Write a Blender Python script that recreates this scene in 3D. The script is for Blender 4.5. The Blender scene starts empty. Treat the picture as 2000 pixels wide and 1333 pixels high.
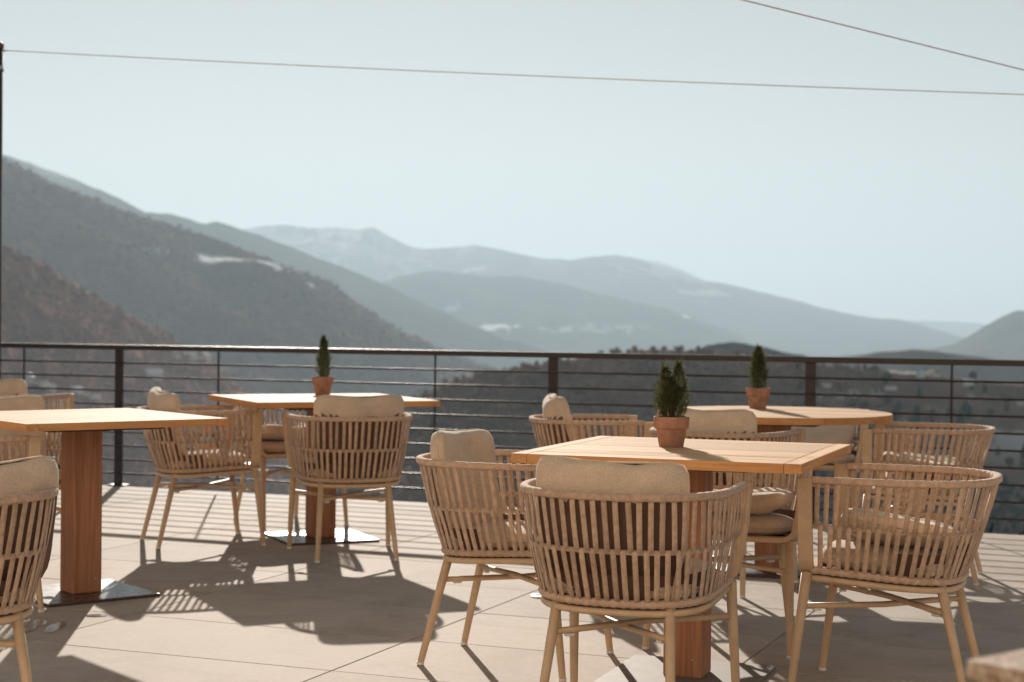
import bpy, bmesh, math, random
import numpy as np
from mathutils import Vector, Matrix
from mathutils.bvhtree import BVHTree

random.seed(7); rng = np.random.default_rng(7)
scene = bpy.context.scene
COL = scene.collection
R = math.radians

# ------------------------------------------------------------------ camera
F_PX, PITCH, ROLL, CAM_H = 3300.0, 0.00986, 0.0106, 1.15
cp, sp_, cr, sr = math.cos(PITCH), math.sin(PITCH), math.cos(ROLL), math.sin(ROLL)
FWD = Vector((0, cp, -sp_)); UP0 = Vector((0, sp_, cp)); RT0 = Vector((1, 0, 0))
RT = RT0 * cr + UP0 * sr; UPV = UP0 * cr - RT0 * sr
cam_data = bpy.data.cameras.new('camera'); cam = bpy.data.objects.new('camera', cam_data); COL.objects.link(cam)
m = Matrix((RT, UPV, -FWD)).transposed().to_4x4(); m.translation = (0, 0, CAM_H); cam.matrix_world = m
cam_data.sensor_width = 36.0; cam_data.lens = 36.0 * F_PX / 2000.0
cam_data.clip_start = 0.05; cam_data.clip_end = 90000
cam_data.dof.use_dof = True; cam_data.dof.focus_distance = 5.1; cam_data.dof.aperture_fstop = 4.4
scene.camera = cam

# ------------------------------------------------------------------ light
SUN_EL, SUN_AZ = R(20.4), R(-7.3)          # azimuth measured from +Y towards +X
world = bpy.data.worlds.new('World'); scene.world = world; world.use_nodes = True
nt = world.node_tree; nt.nodes.clear()
sky = nt.nodes.new('ShaderNodeTexSky'); sky.sky_type = 'NISHITA'; sky.sun_disc = False
sky.sun_elevation = SUN_EL; sky.sun_rotation = SUN_AZ
sky.altitude = 600; sky.air_density = 0.8; sky.dust_density = 0.06; sky.ozone_density = 2.0
bg = nt.nodes.new('ShaderNodeBackground'); bg.inputs['Strength'].default_value = 0.05
hs = nt.nodes.new('ShaderNodeHueSaturation'); hs.inputs['Saturation'].default_value = 0.14; hs.inputs['Hue'].default_value = 0.45
wo = nt.nodes.new('ShaderNodeOutputWorld')
nt.links.new(sky.outputs[0], hs.inputs['Color']); nt.links.new(hs.outputs[0], bg.inputs[0]); nt.links.new(bg.outputs[0], wo.inputs[0])
sd = bpy.data.lights.new('sun', 'SUN'); sd.energy = 5.0; sd.angle = R(0.53); sd.color = (1.0, 0.91, 0.80)
sun = bpy.data.objects.new('sun', sd); COL.objects.link(sun)
sdir = Vector((math.sin(SUN_AZ) * math.cos(SUN_EL), math.cos(SUN_AZ) * math.cos(SUN_EL), math.sin(SUN_EL)))
sun.rotation_euler = sdir.to_track_quat('Z', 'Y').to_euler(); sun.location = (0, 0, 30)
vs = scene.view_settings; vs.view_transform = 'Standard'; vs.look = 'None'; vs.gamma = 1.0
vs.use_curve_mapping = False; vs.exposure = 0.58
scene.render.engine = 'CYCLES'
cy = scene.cycles; cy.use_denoising = True; cy.max_bounces = 8; cy.diffuse_bounces = 4; cy.glossy_bounces = 3
cy.transmission_bounces = 4; cy.volume_bounces = 0; cy.transparent_max_bounces = 8; cy.sample_clamp_indirect = 6.0
cy.caustics_reflective = False; cy.caustics_refractive = False

# ------------------------------------------------------------------ helpers
def ray(px, py):
    """direction through a photograph pixel (2000 x 1333)"""
    return (FWD + RT * ((px - 1000) / F_PX) - UPV * ((py - 666.5) / F_PX))
def at_z(px, py, z):
    d = ray(px, py); t = (z - CAM_H) / d.z
    return Vector((0, 0, CAM_H)) + d * t
def at_dist(px, py, D):
    d = ray(px, py); t = D / math.hypot(d.x, d.y)
    return Vector((0, 0, CAM_H)) + d * t

def tag(o, label=None, cat=None, group=None, kind=None):
    if label: o['label'] = label
    if cat: o['category'] = cat
    if group: o['group'] = group
    if kind: o['kind'] = kind
    return o
def link(name, me, mat=None, parent=None, loc=None, rot=None):
    o = bpy.data.objects.new(name, me); COL.objects.link(o)
    if mat is not None and me is not None and len(me.materials) == 0: me.materials.append(mat)
    if parent is not None: o.parent = parent
    if loc is not None: o.location = loc
    if rot is not None: o.rotation_euler = rot
    return o
def empty(name, loc=(0, 0, 0), rz=0.0):
    o = bpy.data.objects.new(name, None); COL.objects.link(o); o.location = loc; o.rotation_euler = (0, 0, rz)
    o.empty_display_size = 0.1
    return o
def mesh(name, v, f, smooth=True):
    me = bpy.data.meshes.new(name); me.from_pydata([tuple(map(float, p)) for p in v], [], f); me.validate(); me.update()
    if smooth: me.polygons.foreach_set('use_smooth', [True] * len(me.polygons))
    return me
def copy_tree(o, parent=None):
    c = o.copy(); COL.objects.link(c); c.parent = parent
    for ch in list(o.children): copy_tree(ch, c)
    return c
def box_mesh(name, sx, sy, sz, bevel=0.0, seg=2, center=(0, 0, 0)):
    bm = bmesh.new(); bmesh.ops.create_cube(bm, size=1.0)
    bmesh.ops.scale(bm, vec=(sx, sy, sz), verts=bm.verts); bmesh.ops.translate(bm, vec=center, verts=bm.verts)
    if bevel: bmesh.ops.bevel(bm, geom=list(bm.edges), offset=bevel, segments=seg, affect='EDGES', profile=0.5)
    me = bpy.data.meshes.new(name); bm.to_mesh(me); bm.free()
    return me
def sweep(path, section, closed=False, up=(0, 0, 1), radii=None, cap=True, frames=None):
    """sweep a 2-D section (list of (a,b)) along a path; a runs along the side vector, b along the up-ish vector"""
    P = [Vector(p) for p in path]; n = len(P); V = []; Fc = []; k = len(section); up = Vector(up)
    for i in range(n):
        if closed: t = P[(i + 1) % n] - P[i - 1]
        else: t = P[min(i + 1, n - 1)] - P[max(i - 1, 0)]
        t.normalize()
        if frames: s, u = frames[i]
        else:
            s = t.cross(up)
            if s.length < 1e-5: s = t.cross(Vector((0, 1, 0)))
            s.normalize(); u = s.cross(t)
        r = radii[i] if radii else 1.0
        for a, b in section: V.append(P[i] + s * (a * r) + u * (b * r))
    for i in range(n if closed else n - 1):
        j = (i + 1) % n
        for q in range(k):
            q2 = (q + 1) % k
            Fc.append((i * k + q, i * k + q2, j * k + q2, j * k + q))
    if cap and not closed:
        Fc.append(tuple(range(k - 1, -1, -1))); Fc.append(tuple((n - 1) * k + q for q in range(k)))
    return V, Fc
def circ(r, n=10): return [(r * math.cos(2 * math.pi * i / n), r * math.sin(2 * math.pi * i / n)) for i in range(n)]
def tube_mesh(name, path, r, n=10, radii=None, closed=False):
    V, Fc = sweep(path, circ(1.0, n), closed=closed, radii=radii or [r] * len(path))
    return mesh(name, V, Fc)
def lathe_mesh(name, prof, n=32):
    V = []; Fc = []; k = len(prof)
    for i in range(n):
        a = 2 * math.pi * i / n
        for r, z in prof: V.append((r * math.cos(a), r * math.sin(a), z))
    for i in range(n):
        j = (i + 1) % n
        for q in range(k - 1): Fc.append((i * k + q, j * k + q, j * k + q + 1, i * k + q + 1))
    return mesh(name, V, Fc)

# numpy value noise
_tab = np.random.default_rng(3).random((256, 256))
def vnoise(x, y):
    xi = np.floor(x).astype(int); yi = np.floor(y).astype(int); fx = x - xi; fy = y - yi
    fx = fx * fx * (3 - 2 * fx); fy = fy * fy * (3 - 2 * fy)
    g = lambda a, b: _tab[a & 255, b & 255]
    return (g(xi, yi) * (1 - fx) + g(xi + 1, yi) * fx) * (1 - fy) + (g(xi, yi + 1) * (1 - fx) + g(xi + 1, yi + 1) * fx) * fy
def fbm(x, y, o=5, gain=0.5):
    s = 0; a = 1; t = 0
    for i in range(o):
        s = s + a * (vnoise(x * 2 ** i + 17.3 * i, y * 2 ** i + 9.1 * i) - 0.5); t += a; a *= gain
    return s / t * 2

# ------------------------------------------------------------------ materials
def new_mat(name):
    mt = bpy.data.materials.new(name); mt.use_nodes = True
    n = mt.node_tree; return mt, n, n.nodes['Principled BSDF']
def N(n, typ, **kw):
    nd = n.nodes.new(typ)
    for k, v in kw.items():
        if k in nd.inputs: nd.inputs[k].default_value = v
        else: setattr(nd, k, v)
    return nd
def ramp(n, stops):
    r = n.nodes.new('ShaderNodeValToRGB'); e = r.color_ramp.elements
    while len(e) < len(stops): e.new(0.5)
    for i, (p, c) in enumerate(stops):
        e[i].position = p; e[i].color = (c[0], c[1], c[2], 1)
    return r
def coords(n, scale=(1, 1, 1), kind='Object', rnd=0.0):
    tc = n.nodes.new('ShaderNodeTexCoord'); mp = n.nodes.new('ShaderNodeMapping'); mp.inputs['Scale'].default_value = scale
    n.links.new(tc.outputs[kind], mp.inputs['Vector'])
    if rnd:
        oi = n.nodes.new('ShaderNodeObjectInfo'); mu = n.nodes.new('ShaderNodeMath'); mu.operation = 'MULTIPLY'; mu.inputs[1].default_value = rnd
        n.links.new(oi.outputs['Random'], mu.inputs[0])
        cb = n.nodes.new('ShaderNodeCombineXYZ')
        for i in range(3): n.links.new(mu.outputs[0], cb.inputs[i])
        n.links.new(cb.outputs[0], mp.inputs['Location'])
    return mp.outputs[0]
def bump(n, bsdf, height, strength=0.3, dist=0.002):
    b = n.nodes.new('ShaderNodeBump'); b.inputs['Strength'].default_value = strength; b.inputs['Distance'].default_value = dist
    n.links.new(height, b.inputs['Height']); n.links.new(b.outputs[0], bsdf.inputs['Normal'])
def vary(n, color_out, bsdf, amt=0.12):
    """small per-object brightness difference"""
    oi = n.nodes.new('ShaderNodeObjectInfo'); mr = n.nodes.new('ShaderNodeMapRange')
    mr.inputs['To Min'].default_value = 1 - amt; mr.inputs['To Max'].default_value = 1 + amt
    n.links.new(oi.outputs['Random'], mr.inputs['Value'])
    mx = n.nodes.new('ShaderNodeVectorMath'); mx.operation = 'SCALE'
    n.links.new(color_out, mx.inputs[0]); n.links.new(mr.outputs[0], mx.inputs['Scale'])
    n.links.new(mx.outputs[0], bsdf.inputs['Base Color'])

def mat_rope():
    mt, n, b = new_mat('taupe_rope')
    c = coords(n, rnd=7.0)
    no = N(n, 'ShaderNodeTexNoise', Scale=60.0, Detail=4.0); n.links.new(c, no.inputs['Vector'])
    rp = ramp(n, [(0.3, (0.45, 0.298, 0.200)), (0.7, (0.63, 0.43, 0.298))]); n.links.new(no.outputs[0], rp.inputs[0])
    vary(n, rp.outputs[0], b, 0.15)
    b.inputs['Sheen Weight'].default_value = 0.45; b.inputs['Sheen Roughness'].default_value = 0.35
    w = N(n, 'ShaderNodeTexVoronoi', Scale=420.0); n.links.new(c, w.inputs['Vector'])
    bump(n, b, w.outputs[0], 0.5, 0.0012)
    b.inputs['Roughness'].default_value = 0.85; b.inputs['Specular IOR Level'].default_value = 0.25
    return mt
def mat_fabric():
    mt, n, b = new_mat('beige_woven_fabric')
    c = coords(n, rnd=5.0)
    w1 = N(n, 'ShaderNodeTexVoronoi', Scale=300.0); n.links.new(c, w1.inputs['Vector'])
    no = N(n, 'ShaderNodeTexNoise', Scale=14.0, Detail=3.0); n.links.new(c, no.inputs['Vector'])
    rp = ramp(n, [(0.0, (0.82, 0.655, 0.49)), (0.85, (0.59, 0.45, 0.33))]); n.links.new(w1.outputs['Distance'], rp.inputs[0])
    rp2 = ramp(n, [(0.3, (0.90, 0.90, 0.90)), (0.7, (1.08, 1.06, 1.04))]); n.links.new(no.outputs[0], rp2.inputs[0])
    mx = N(n, 'ShaderNodeMix', data_type='RGBA', blend_type='MULTIPLY'); mx.inputs[0].default_value = 1.0
    n.links.new(rp.outputs[0], mx.inputs[6]); n.links.new(rp2.outputs[0], mx.inputs[7]); n.links.new(mx.outputs[2], b.inputs['Base Color'])
    bump(n, b, w1.outputs['Distance'], 0.7, 0.0015)
    b.inputs['Roughness'].default_value = 0.95; b.inputs['Specular IOR Level'].default_value = 0.15
    b.inputs['Sheen Weight'].default_value = 0.5; b.inputs['Sheen Roughness'].default_value = 0.35
    return mt
def mat_paint(name, col, rough=0.45, spec=0.5, var=0.05, metal=0.0, bmp=0.08):
    mt, n, b = new_mat(name)
    c = coords(n, rnd=3.0)
    no = N(n, 'ShaderNodeTexNoise', Scale=22.0, Detail=5.0, Roughness=0.65); n.links.new(c, no.inputs['Vector'])
    lo = [x * (1 - 2 * var) for x in col]; hi = [x * (1 + 2 * var) for x in col]
    rp = ramp(n, [(0.3, lo), (0.7, hi)]); n.links.new(no.outputs[0], rp.inputs[0]); n.links.new(rp.outputs[0], b.inputs['Base Color'])
    rr = N(n, 'ShaderNodeMapRange'); rr.inputs['To Min'].default_value = rough * 0.8; rr.inputs['To Max'].default_value = min(1, rough * 1.25)
    n.links.new(no.outputs[0], rr.inputs['Value']); n.links.new(rr.outputs[0], b.inputs['Roughness'])
    b.inputs['Specular IOR Level'].default_value = spec; b.inputs['Metallic'].default_value = metal
    n2 = N(n, 'ShaderNodeTexNoise', Scale=300.0, Detail=2.0); n.links.new(c, n2.inputs['Vector']); 
    if bmp: bump(n, b, n2.outputs[0], bmp, 0.001)
    return mt
def mat_wood(name, dark, light, axis, rough=0.5, amt=0.16, streak=1.0):
    """axis: 0/1/2 = grain direction in object space"""
    mt, n, b = new_mat(name)
    s = [26.0, 26.0, 26.0]; s[axis] = 1.6
    c = coords(n, tuple(s), rnd=13.0)
    no = N(n, 'ShaderNodeTexNoise', Scale=1.0, Detail=6.0, Roughness=0.6, Distortion=0.6); n.links.new(c, no.inputs['Vector'])
    s2 = [150.0, 150.0, 150.0]; s2[axis] = 5.0
    c2 = coords(n, tuple(s2), rnd=29.0)
    n2 = N(n, 'ShaderNodeTexNoise', Scale=1.0, Detail=3.0); n.links.new(c2, n2.inputs['Vector'])
    ad = N(n, 'ShaderNodeMix', data_type='FLOAT'); ad.inputs[0].default_value = 0.35
    n.links.new(no.outputs[0], ad.inputs[2]); n.links.new(n2.outputs[0], ad.inputs[3])
    mid = [(a + c_) / 2 for a, c_ in zip(dark, light)]
    rp = ramp(n, [(0.33, dark), (0.5, mid), (0.64, light)]); n.links.new(ad.outputs[0], rp.inputs[0])
    vary(n, rp.outputs[0], b, amt)
    bump(n, b, n2.outputs[0], 0.25, 0.0012)
    b.inputs['Roughness'].default_value = rough; b.inputs['Specular IOR Level'].default_value = 0.14
    return mt
def mat_tile():
    mt, n, b = new_mat('sand_stone_tile')
    c = coords(n, rnd=40.0)
    n1 = N(n, 'ShaderNodeTexNoise', Scale=3.0, Detail=8.0, Roughness=0.62, Distortion=0.8); n.links.new(c, n1.inputs['Vector'])
    n2 = N(n, 'ShaderNodeTexNoise', Scale=45.0, Detail=5.0, Roughness=0.7); n.links.new(c, n2.inputs['Vector'])
    rp = ramp(n, [(0.28, (0.405, 0.336, 0.285)), (0.5, (0.48, 0.412, 0.352)), (0.72, (0.545, 0.476, 0.412))]); n.links.new(n1.outputs[0], rp.inputs[0])
    rp2 = ramp(n, [(0.35, (0.93, 0.93, 0.93)), (0.75, (1.07, 1.07, 1.07))]); n.links.new(n2.outputs[0], rp2.inputs[0])
    mx = N(n, 'ShaderNodeMix', data_type='RGBA', blend_type='MULTIPLY'); mx.inputs[0].default_value = 1.0
    n.links.new(rp.outputs[0], mx.inputs[6]); n.links.new(rp2.outputs[0], mx.inputs[7])
    # scattered lighter mineral flecks and faint scuffs
    n3 = N(n, 'ShaderNodeTexNoise', Scale=11.0, Detail=9.0, Roughness=0.8, Distortion=1.5); n.links.new(c, n3.inputs['Vector'])
    r3 = ramp(n, [(0.62, (0, 0, 0)), (0.70, (1, 1, 1))]); n.links.new(n3.outputs[0], r3.inputs[0])
    m2 = N(n, 'ShaderNodeMix', data_type='RGBA'); m2.inputs[7].default_value = (0.66, 0.60, 0.54, 1)
    sc = N(n, 'ShaderNodeMath', operation='MULTIPLY'); sc.inputs[1].default_value = 0.45
    n.links.new(r3.outputs[0], sc.inputs[0]); n.links.new(sc.outputs[0], m2.inputs[0]); n.links.new(mx.outputs[2], m2.inputs[6])
    n4 = N(n, 'ShaderNodeTexNoise', Scale=1.9, Detail=10.0, Roughness=0.74, Distortion=0.5); n.links.new(c, n4.inputs['Vector'])
    r4 = ramp(n, [(0.40, (0.80, 0.77, 0.74)), (0.50, (1, 1, 1)), (0.60, (1, 1, 1)), (0.68, (1.07, 1.06, 1.05))]); n.links.new(n4.outputs[0], r4.inputs[0])
    m4 = N(n, 'ShaderNodeMix', data_type='RGBA', blend_type='MULTIPLY'); m4.inputs[0].default_value = 0.5
    n.links.new(m2.outputs[2], m4.inputs[6]); n.links.new(r4.outputs[0], m4.inputs[7])
    vary(n, m4.outputs[2], b, 0.075)
    rr = N(n, 'ShaderNodeMapRange'); rr.inputs['To Min'].default_value = 0.72; rr.inputs['To Max'].default_value = 0.88
    n.links.new(n1.outputs[0], rr.inputs['Value']); n.links.new(rr.outputs[0], b.inputs['Roughness'])
    b.inputs['Specular IOR Level'].default_value = 0.11
    bump(n, b, n2.outputs[0], 0.25, 0.0015)
    return mt
def mat_flat(name, col, rough=0.8, spec=0.3):
    return mat_paint(name, col, rough, spec)

M = {}
M['rope'] = mat_rope(); M['fabric'] = mat_fabric()
M['gap_shade'] = mat_paint('painted_gap_shade', (0.17, 0.10, 0.075), 0.95, 0.1)  # dark colour stands in for the shade between the straps
M['frame'] = mat_paint('tan_powder_coat', (0.62, 0.425, 0.26), 0.42, 0.45)
M['seat'] = mat_paint('seat_sling', (0.13, 0.10, 0.075), 0.9, 0.2)
M['top_x'] = mat_wood('teak_top', (0.47, 0.262, 0.128), (0.66, 0.432, 0.248), 0, 0.74)
M['top_y'] = mat_wood('teak_top_cross', (0.47, 0.262, 0.128), (0.66, 0.432, 0.248), 1, 0.74)
M['edge_x'] = mat_wood('teak_edge', (0.47, 0.208, 0.080), (0.67, 0.345, 0.145), 0, 0.7)
M['edge_y'] = mat_wood('teak_edge_cross', (0.47, 0.208, 0.080), (0.67, 0.345, 0.145), 1, 0.7)
M['pillar'] = mat_wood('teak_pillar', (0.30, 0.122, 0.064), (0.53, 0.262, 0.148), 2, 0.6)
M['steel'] = mat_paint('brown_steel', (0.034, 0.022, 0.019), 0.40, 0.45, bmp=0)
M['plate'] = mat_paint('base_plate_steel', (0.07, 0.048, 0.042), 0.27, 0.5, bmp=0.02)
M['plate_pale'] = mat_paint('pale_base_plate', (0.24, 0.215, 0.19), 0.62, 0.2, 0.08)  # paler and rougher than the other base plates
M['tile'] = mat_tile()
M['grout'] = mat_paint('dark_joint', (0.09, 0.075, 0.065), 0.95, 0.1)
M['cap'] = mat_paint('clear_plastic', (0.78, 0.76, 0.72), 0.25, 0.5)
M['terracotta'] = mat_paint('terracotta', (0.38, 0.205, 0.14), 0.9, 0.15, 0.16)
M['soil'] = mat_paint('potting_soil', (0.05, 0.032, 0.02), 1.0, 0.1, 0.2)
M['screw'] = mat_paint('screw_metal', (0.7, 0.68, 0.64), 0.3, 0.5, metal=1.0)
M['bark'] = mat_paint('bark', (0.09, 0.06, 0.04), 0.95, 0.1, 0.2)
M['wire'] = mat_paint('grey_wire', (0.75, 0.75, 0.75), 0.6, 0.3)
M['copper'] = mat_paint('copper_cap', (0.20, 0.10, 0.055), 0.5, 0.5, metal=0.5)
M['concrete'] = mat_paint('concrete', (0.30, 0.28, 0.26), 0.9, 0.2, 0.1)
# ------------------------------------------------------------------ terrain: valley, hills, mountains
ZV = -320.0
def mat_terrain():
    mt, n, b = new_mat('terrain')
    at = N(n, 'ShaderNodeAttribute'); at.attribute_name = 'Col'
    c = coords(n)
    no = N(n, 'ShaderNodeTexNoise', Scale=0.03, Detail=6.0, Roughness=0.7); n.links.new(c, no.inputs['Vector'])
    rp = ramp(n, [(0.3, (0.75, 0.75, 0.75)), (0.7, (1.2, 1.2, 1.2))]); n.links.new(no.outputs[0], rp.inputs[0])
    mx = N(n, 'ShaderNodeMix', data_type='RGBA', blend_type='MULTIPLY'); mx.inputs[0].default_value = 1.0
    n.links.new(at.outputs['Color'], mx.inputs[6]); n.links.new(rp.outputs[0], mx.inputs[7]); n.links.new(mx.outputs[2], b.inputs['Base Color'])
    b.inputs['Roughness'].default_value = 1.0; b.inputs['Specular IOR Level'].default_value = 0.0
    return mt
M['terrain'] = mat_terrain()
SURF = []
def grid_obj(name, P, colr, mat=None, kind='structure', smooth=True, surf=True):
    r, c, _ = P.shape; me = bpy.data.meshes.new(name)
    idx = np.arange(r * c).reshape(r, c); q = np.stack([idx[:-1, :-1], idx[:-1, 1:], idx[1:, 1:], idx[1:, :-1]], -1).reshape(-1, 4)
    me.vertices.add(r * c); me.vertices.foreach_set('co', P.reshape(-1).astype(np.float32))
    me.loops.add(q.size); me.loops.foreach_set('vertex_index', q.reshape(-1).astype(np.int32))
    me.polygons.add(len(q)); me.polygons.foreach_set('loop_start', np.arange(0, q.size, 4, dtype=np.int32)); me.polygons.foreach_set('loop_total', np.full(len(q), 4, dtype=np.int32))
    me.update(calc_edges=True); me.validate()
    me.polygons.foreach_set('use_smooth', [smooth] * len(me.polygons))
    ca = me.color_attributes.new('Col', 'FLOAT_COLOR', 'POINT')
    ca.data.foreach_set('color', np.concatenate([colr.reshape(-1, 3), np.ones((r * c, 1))], 1).reshape(-1).astype(np.float32))
    o = link(name, me, mat or M['terrain']); tag(o, kind=kind)
    if surf: SURF.append((P.reshape(-1, 3), q))
    return o
def pal(t, a, b): t = np.clip(t, 0, 1)[..., None]; return np.array(a) * (1 - t) + np.array(b) * t
def ridge(name, pts, D, run, cols, rows, amp, nscale, ca, cb, snow=None, zb=ZV - 4, g=1.0, skew=0.0, fine=0.0, back=None, seed=0.0, crest_noise=0.0, bench=None):
    pts = np.array(pts, float); px = np.linspace(pts[0, 0], pts[-1, 0], cols); py = np.interp(px, pts[:, 0], pts[:, 1])
    if crest_noise: py = py + crest_noise * fbm(px / 22.0 + seed, px * 0 + 3.3, 4)
    Dl = np.interp(px, [pts[0, 0], pts[-1, 0]], D) if isinstance(D, (tuple, list)) else np.full(cols, D)
    C = np.array([at_dist(a, b, d) for a, b, d in zip(px, py, Dl)])
    md = C[:, :2].mean(0); f = -md / np.hypot(*md); cs, sn = math.cos(skew), math.sin(skew); f = np.array([f[0] * cs - f[1] * sn, f[0] * sn + f[1] * cs])
    nb_ = 8; S = np.concatenate([np.linspace(-1, 0, nb_, endpoint=False), np.linspace(0, 1, rows)])
    P = np.zeros((len(S), cols, 3)); colr = np.zeros_like(P)
    for j, s in enumerate(S):
        if s < 0: xy = C[:, :2] + f * ((back or run) * s); z = zb + (C[:, 2] - zb) * (1 + s) ** 1.0
        else:
            xy = C[:, :2] + f * (run * s); hh = np.full(cols, (1 - s) ** g)
            if bench is not None:
                for q in range(cols):
                    wt, hb = bench(px[q], C[q], zb)
                    if wt > 0: hh[q] = hh[q] * (1 - wt) + wt * np.interp(s, [0, .05, .22, 1], [1, hb + .032, hb - .032, 0])
            z = zb + (C[:, 2] - zb) * hh
        gl = 1 - 2 * np.abs(fbm(xy[:, 0] / nscale + seed, xy[:, 1] / nscale + seed, 5))
        tp = min(1, abs(s) * 5) * (1 - max(0, s) ** 3)
        z = z - amp * tp * gl * 0.5 + amp * .25 * tp
        if fine: z = z + fine * (rng.random(cols) - 0.3) * (1 if s >= 0 else 0.3)
        P[j, :, :2] = xy; P[j, :, 2] = z
        k = fbm(xy[:, 0] / (nscale * .45) + 5 + seed, xy[:, 1] / (nscale * .45), 5) * 1.4 + .5
        colr[j] = pal(k, ca, cb)
        if snow is not None:
            sm = snow(px, s, xy, z)
            colr[j] = colr[j] * (1 - sm[:, None]) + np.array([0.88, 0.89, 0.92]) * sm[:, None]
    return grid_obj(name, P, colr)
def smooth(a, b, x): t = np.clip((x - a) / (b - a), 0, 1); return t * t * (3 - 2 * t)

# valley floor sheet
gx = np.linspace(-10500, 10500, 260); gy = np.linspace(-2400, 26500, 360); GX, GY = np.meshgrid(gx, gy)
gz = ZV + 9 * fbm(GX / 900, GY / 900, 4) + 30 * smooth(3000, 16000, np.hypot(GX, GY)) * fbm(GX / 2600, GY / 2600, 3)
k = fbm(GX / 420, GY / 420, 5) * 1.5 + .5; colr = pal(k, (0.055, 0.042, 0.032), (0.20, 0.155, 0.115))
sm = smooth(0.30, 0.42, fbm(GX / 620 + 40, GY / 260, 5)) * smooth(2600, 4200, GY) * 0.9
colr = colr * (1 - sm[..., None]) + np.array([0.80, 0.82, 0.86]) * sm[..., None]
grid_obj('valley_floor', np.stack([GX, GY, gz], -1), colr)

blueforest = ((0.028, 0.032, 0.030), (0.070, 0.066, 0.055))
def snow_far(px, s, xy, z):
    hi = smooth(300, 620, z) * smooth(0.05, 0.35, fbm(xy[:, 0] / 300, xy[:, 1] / 900, 5) + 0.1)
    fx = fbm(px / 60.0, px * 0 + s * 6, 4)
    spot = smooth(0.22, 0.34, fbm(xy[:, 0] / 380 + 3, xy[:, 1] / 380, 5)) * (0.5 if s > 0 else 0) * smooth(100, 300, z)
    peak = np.exp(-((px - 650) / 130) ** 2) * smooth(-0.25, 0.25, fbm(xy[:, 0] / 140, xy[:, 1] / 800, 4)) * (1 - smooth(.25, .5, s)) * .9
    return np.clip(hi * 0.15 + spot + peak, 0, .9)
ridge('far_mountain', [(1180, 560), (1240, 507), (1285, 510), (1330, 526), (1400, 560), (1500, 590), (1600, 612), (1700, 626), (1790, 627), (1850, 628), (1905, 631), (1960, 640), (2250, 640)], 21500, 2500, 200, 16, 60, 900, *blueforest, snow=lambda px, s, xy, z: 0.4 * np.exp(-((px - 1285) / 40) ** 2), seed=2, back=2500)
ridge('snowy_mountain', [(330, 520), (420, 470), (480, 447), (520, 441), (560, 440), (600, 446), (650, 443), (700, 447), (730, 445), (760, 461), (800, 483), (830, 487), (880, 484), (930, 479), (970, 487), (1010, 495), (1060, 505), (1110, 508), (1150, 503), (1200, 499), (1240, 505), (1270, 514), (1310, 527), (1370, 548), (1420, 555), (1480, 570), (1540, 583), (1600, 600), (1650, 612), (1700, 621), (1760, 625), (1800, 634), (1850, 652), (1900, 664)], (15500, 14000), 3600, 520, 70, 170, 900, *blueforest, snow=snow_far, seed=4, back=3000, crest_noise=2.0)
def snow_mid(px, s, xy, z):
    py_ = 633 + (px - 1000) * .0106 - (z - CAM_H) / xy[:, 1] * F_PX; n_ = fbm(px / 22.0, py_ / 6.0, 4) * 1.3
    e = lambda x, y, a, b: smooth(.1, .5, 1 - ((px - x) / a) ** 2 - ((py_ - y) / b) ** 2 + n_ - .25)
    return np.clip(e(815, 632, 60, 14) + e(905, 602, 22, 8) + e(995, 640, 50, 9) + e(1345, 616, 18, 5) + .5 * e(1150, 640, 90, 12), 0, .95) * (1 if s > 0 else 0)
ridge('wooded_mountain', [(700, 570), (780, 540), (830, 530), (880, 532), (920, 536), (960, 541), (1010, 539), (1060, 548), (1110, 558), (1160, 572), (1230, 588), (1300, 602), (1380, 632), (1450, 655)], 10800, 2800, 300, 50, 130, 600, *blueforest, snow=snow_mid, seed=9, back=2500, crest_noise=2.0)
ridge('long_mountain', [(-1500, 90), (-700, 200), (-260, 262), (-120, 280), (0, 301), (60, 318), (130, 345), (200, 372), (250, 397), (285, 415), (330, 418), (380, 432), (400, 437), (425, 433), (450, 440), (500, 458), (560, 480), (620, 505), (680, 526), (740, 552), (800, 580), (900, 625), (960, 650)], (6000, 8200), 2000, 420, 60, 120, 500, (0.030, 0.030, 0.028), (0.075, 0.062, 0.050), seed=14, back=1800, crest_noise=3.0,
      snow=lambda px, s, xy, z: 0.45 * np.exp(-((px - 90) / 60) ** 2) * (1 - smooth(.02, .1, abs(s))))
def snow_l1(px, s, xy, z):
    py_ = 622 - (z - CAM_H) / np.hypot(xy[:, 0], xy[:, 1]) * F_PX + (px - 0) * 0.0106
    n_ = fbm(px / 30.0, py_ / 9.0, 4)
    a = smooth(0.0, .4, 1.0 - ((px - 452) / 92) ** 2 + n_ * 0.7) * (1 if .06 < s < .20 else 0)
    b = smooth(0.2, .6, 1.0 - ((px - 575) / 16) ** 2 - ((py_ - 556) / 5) ** 2 + n_)
    c_ = 0.5 * smooth(0.2, .6, 1.0 - ((px - 275) / 30) ** 2 - ((py_ - 492) / 6) ** 2 + n_)
    return np.clip(a * 1.0 + b + c_, 0, 1.0) if s > 0 else px * 0
def bench_l1(x, c, zb):
    wt = float(smooth(340, 385, x) * (1 - smooth(520, 560, x))); zs_ = (622 + x * .0106 - (506 + (x - 370) * .12)) / F_PX * math.hypot(c[0], c[1]) * .97
    return wt, min(.966, (zs_ - zb) / (c[2] - zb))
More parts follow.
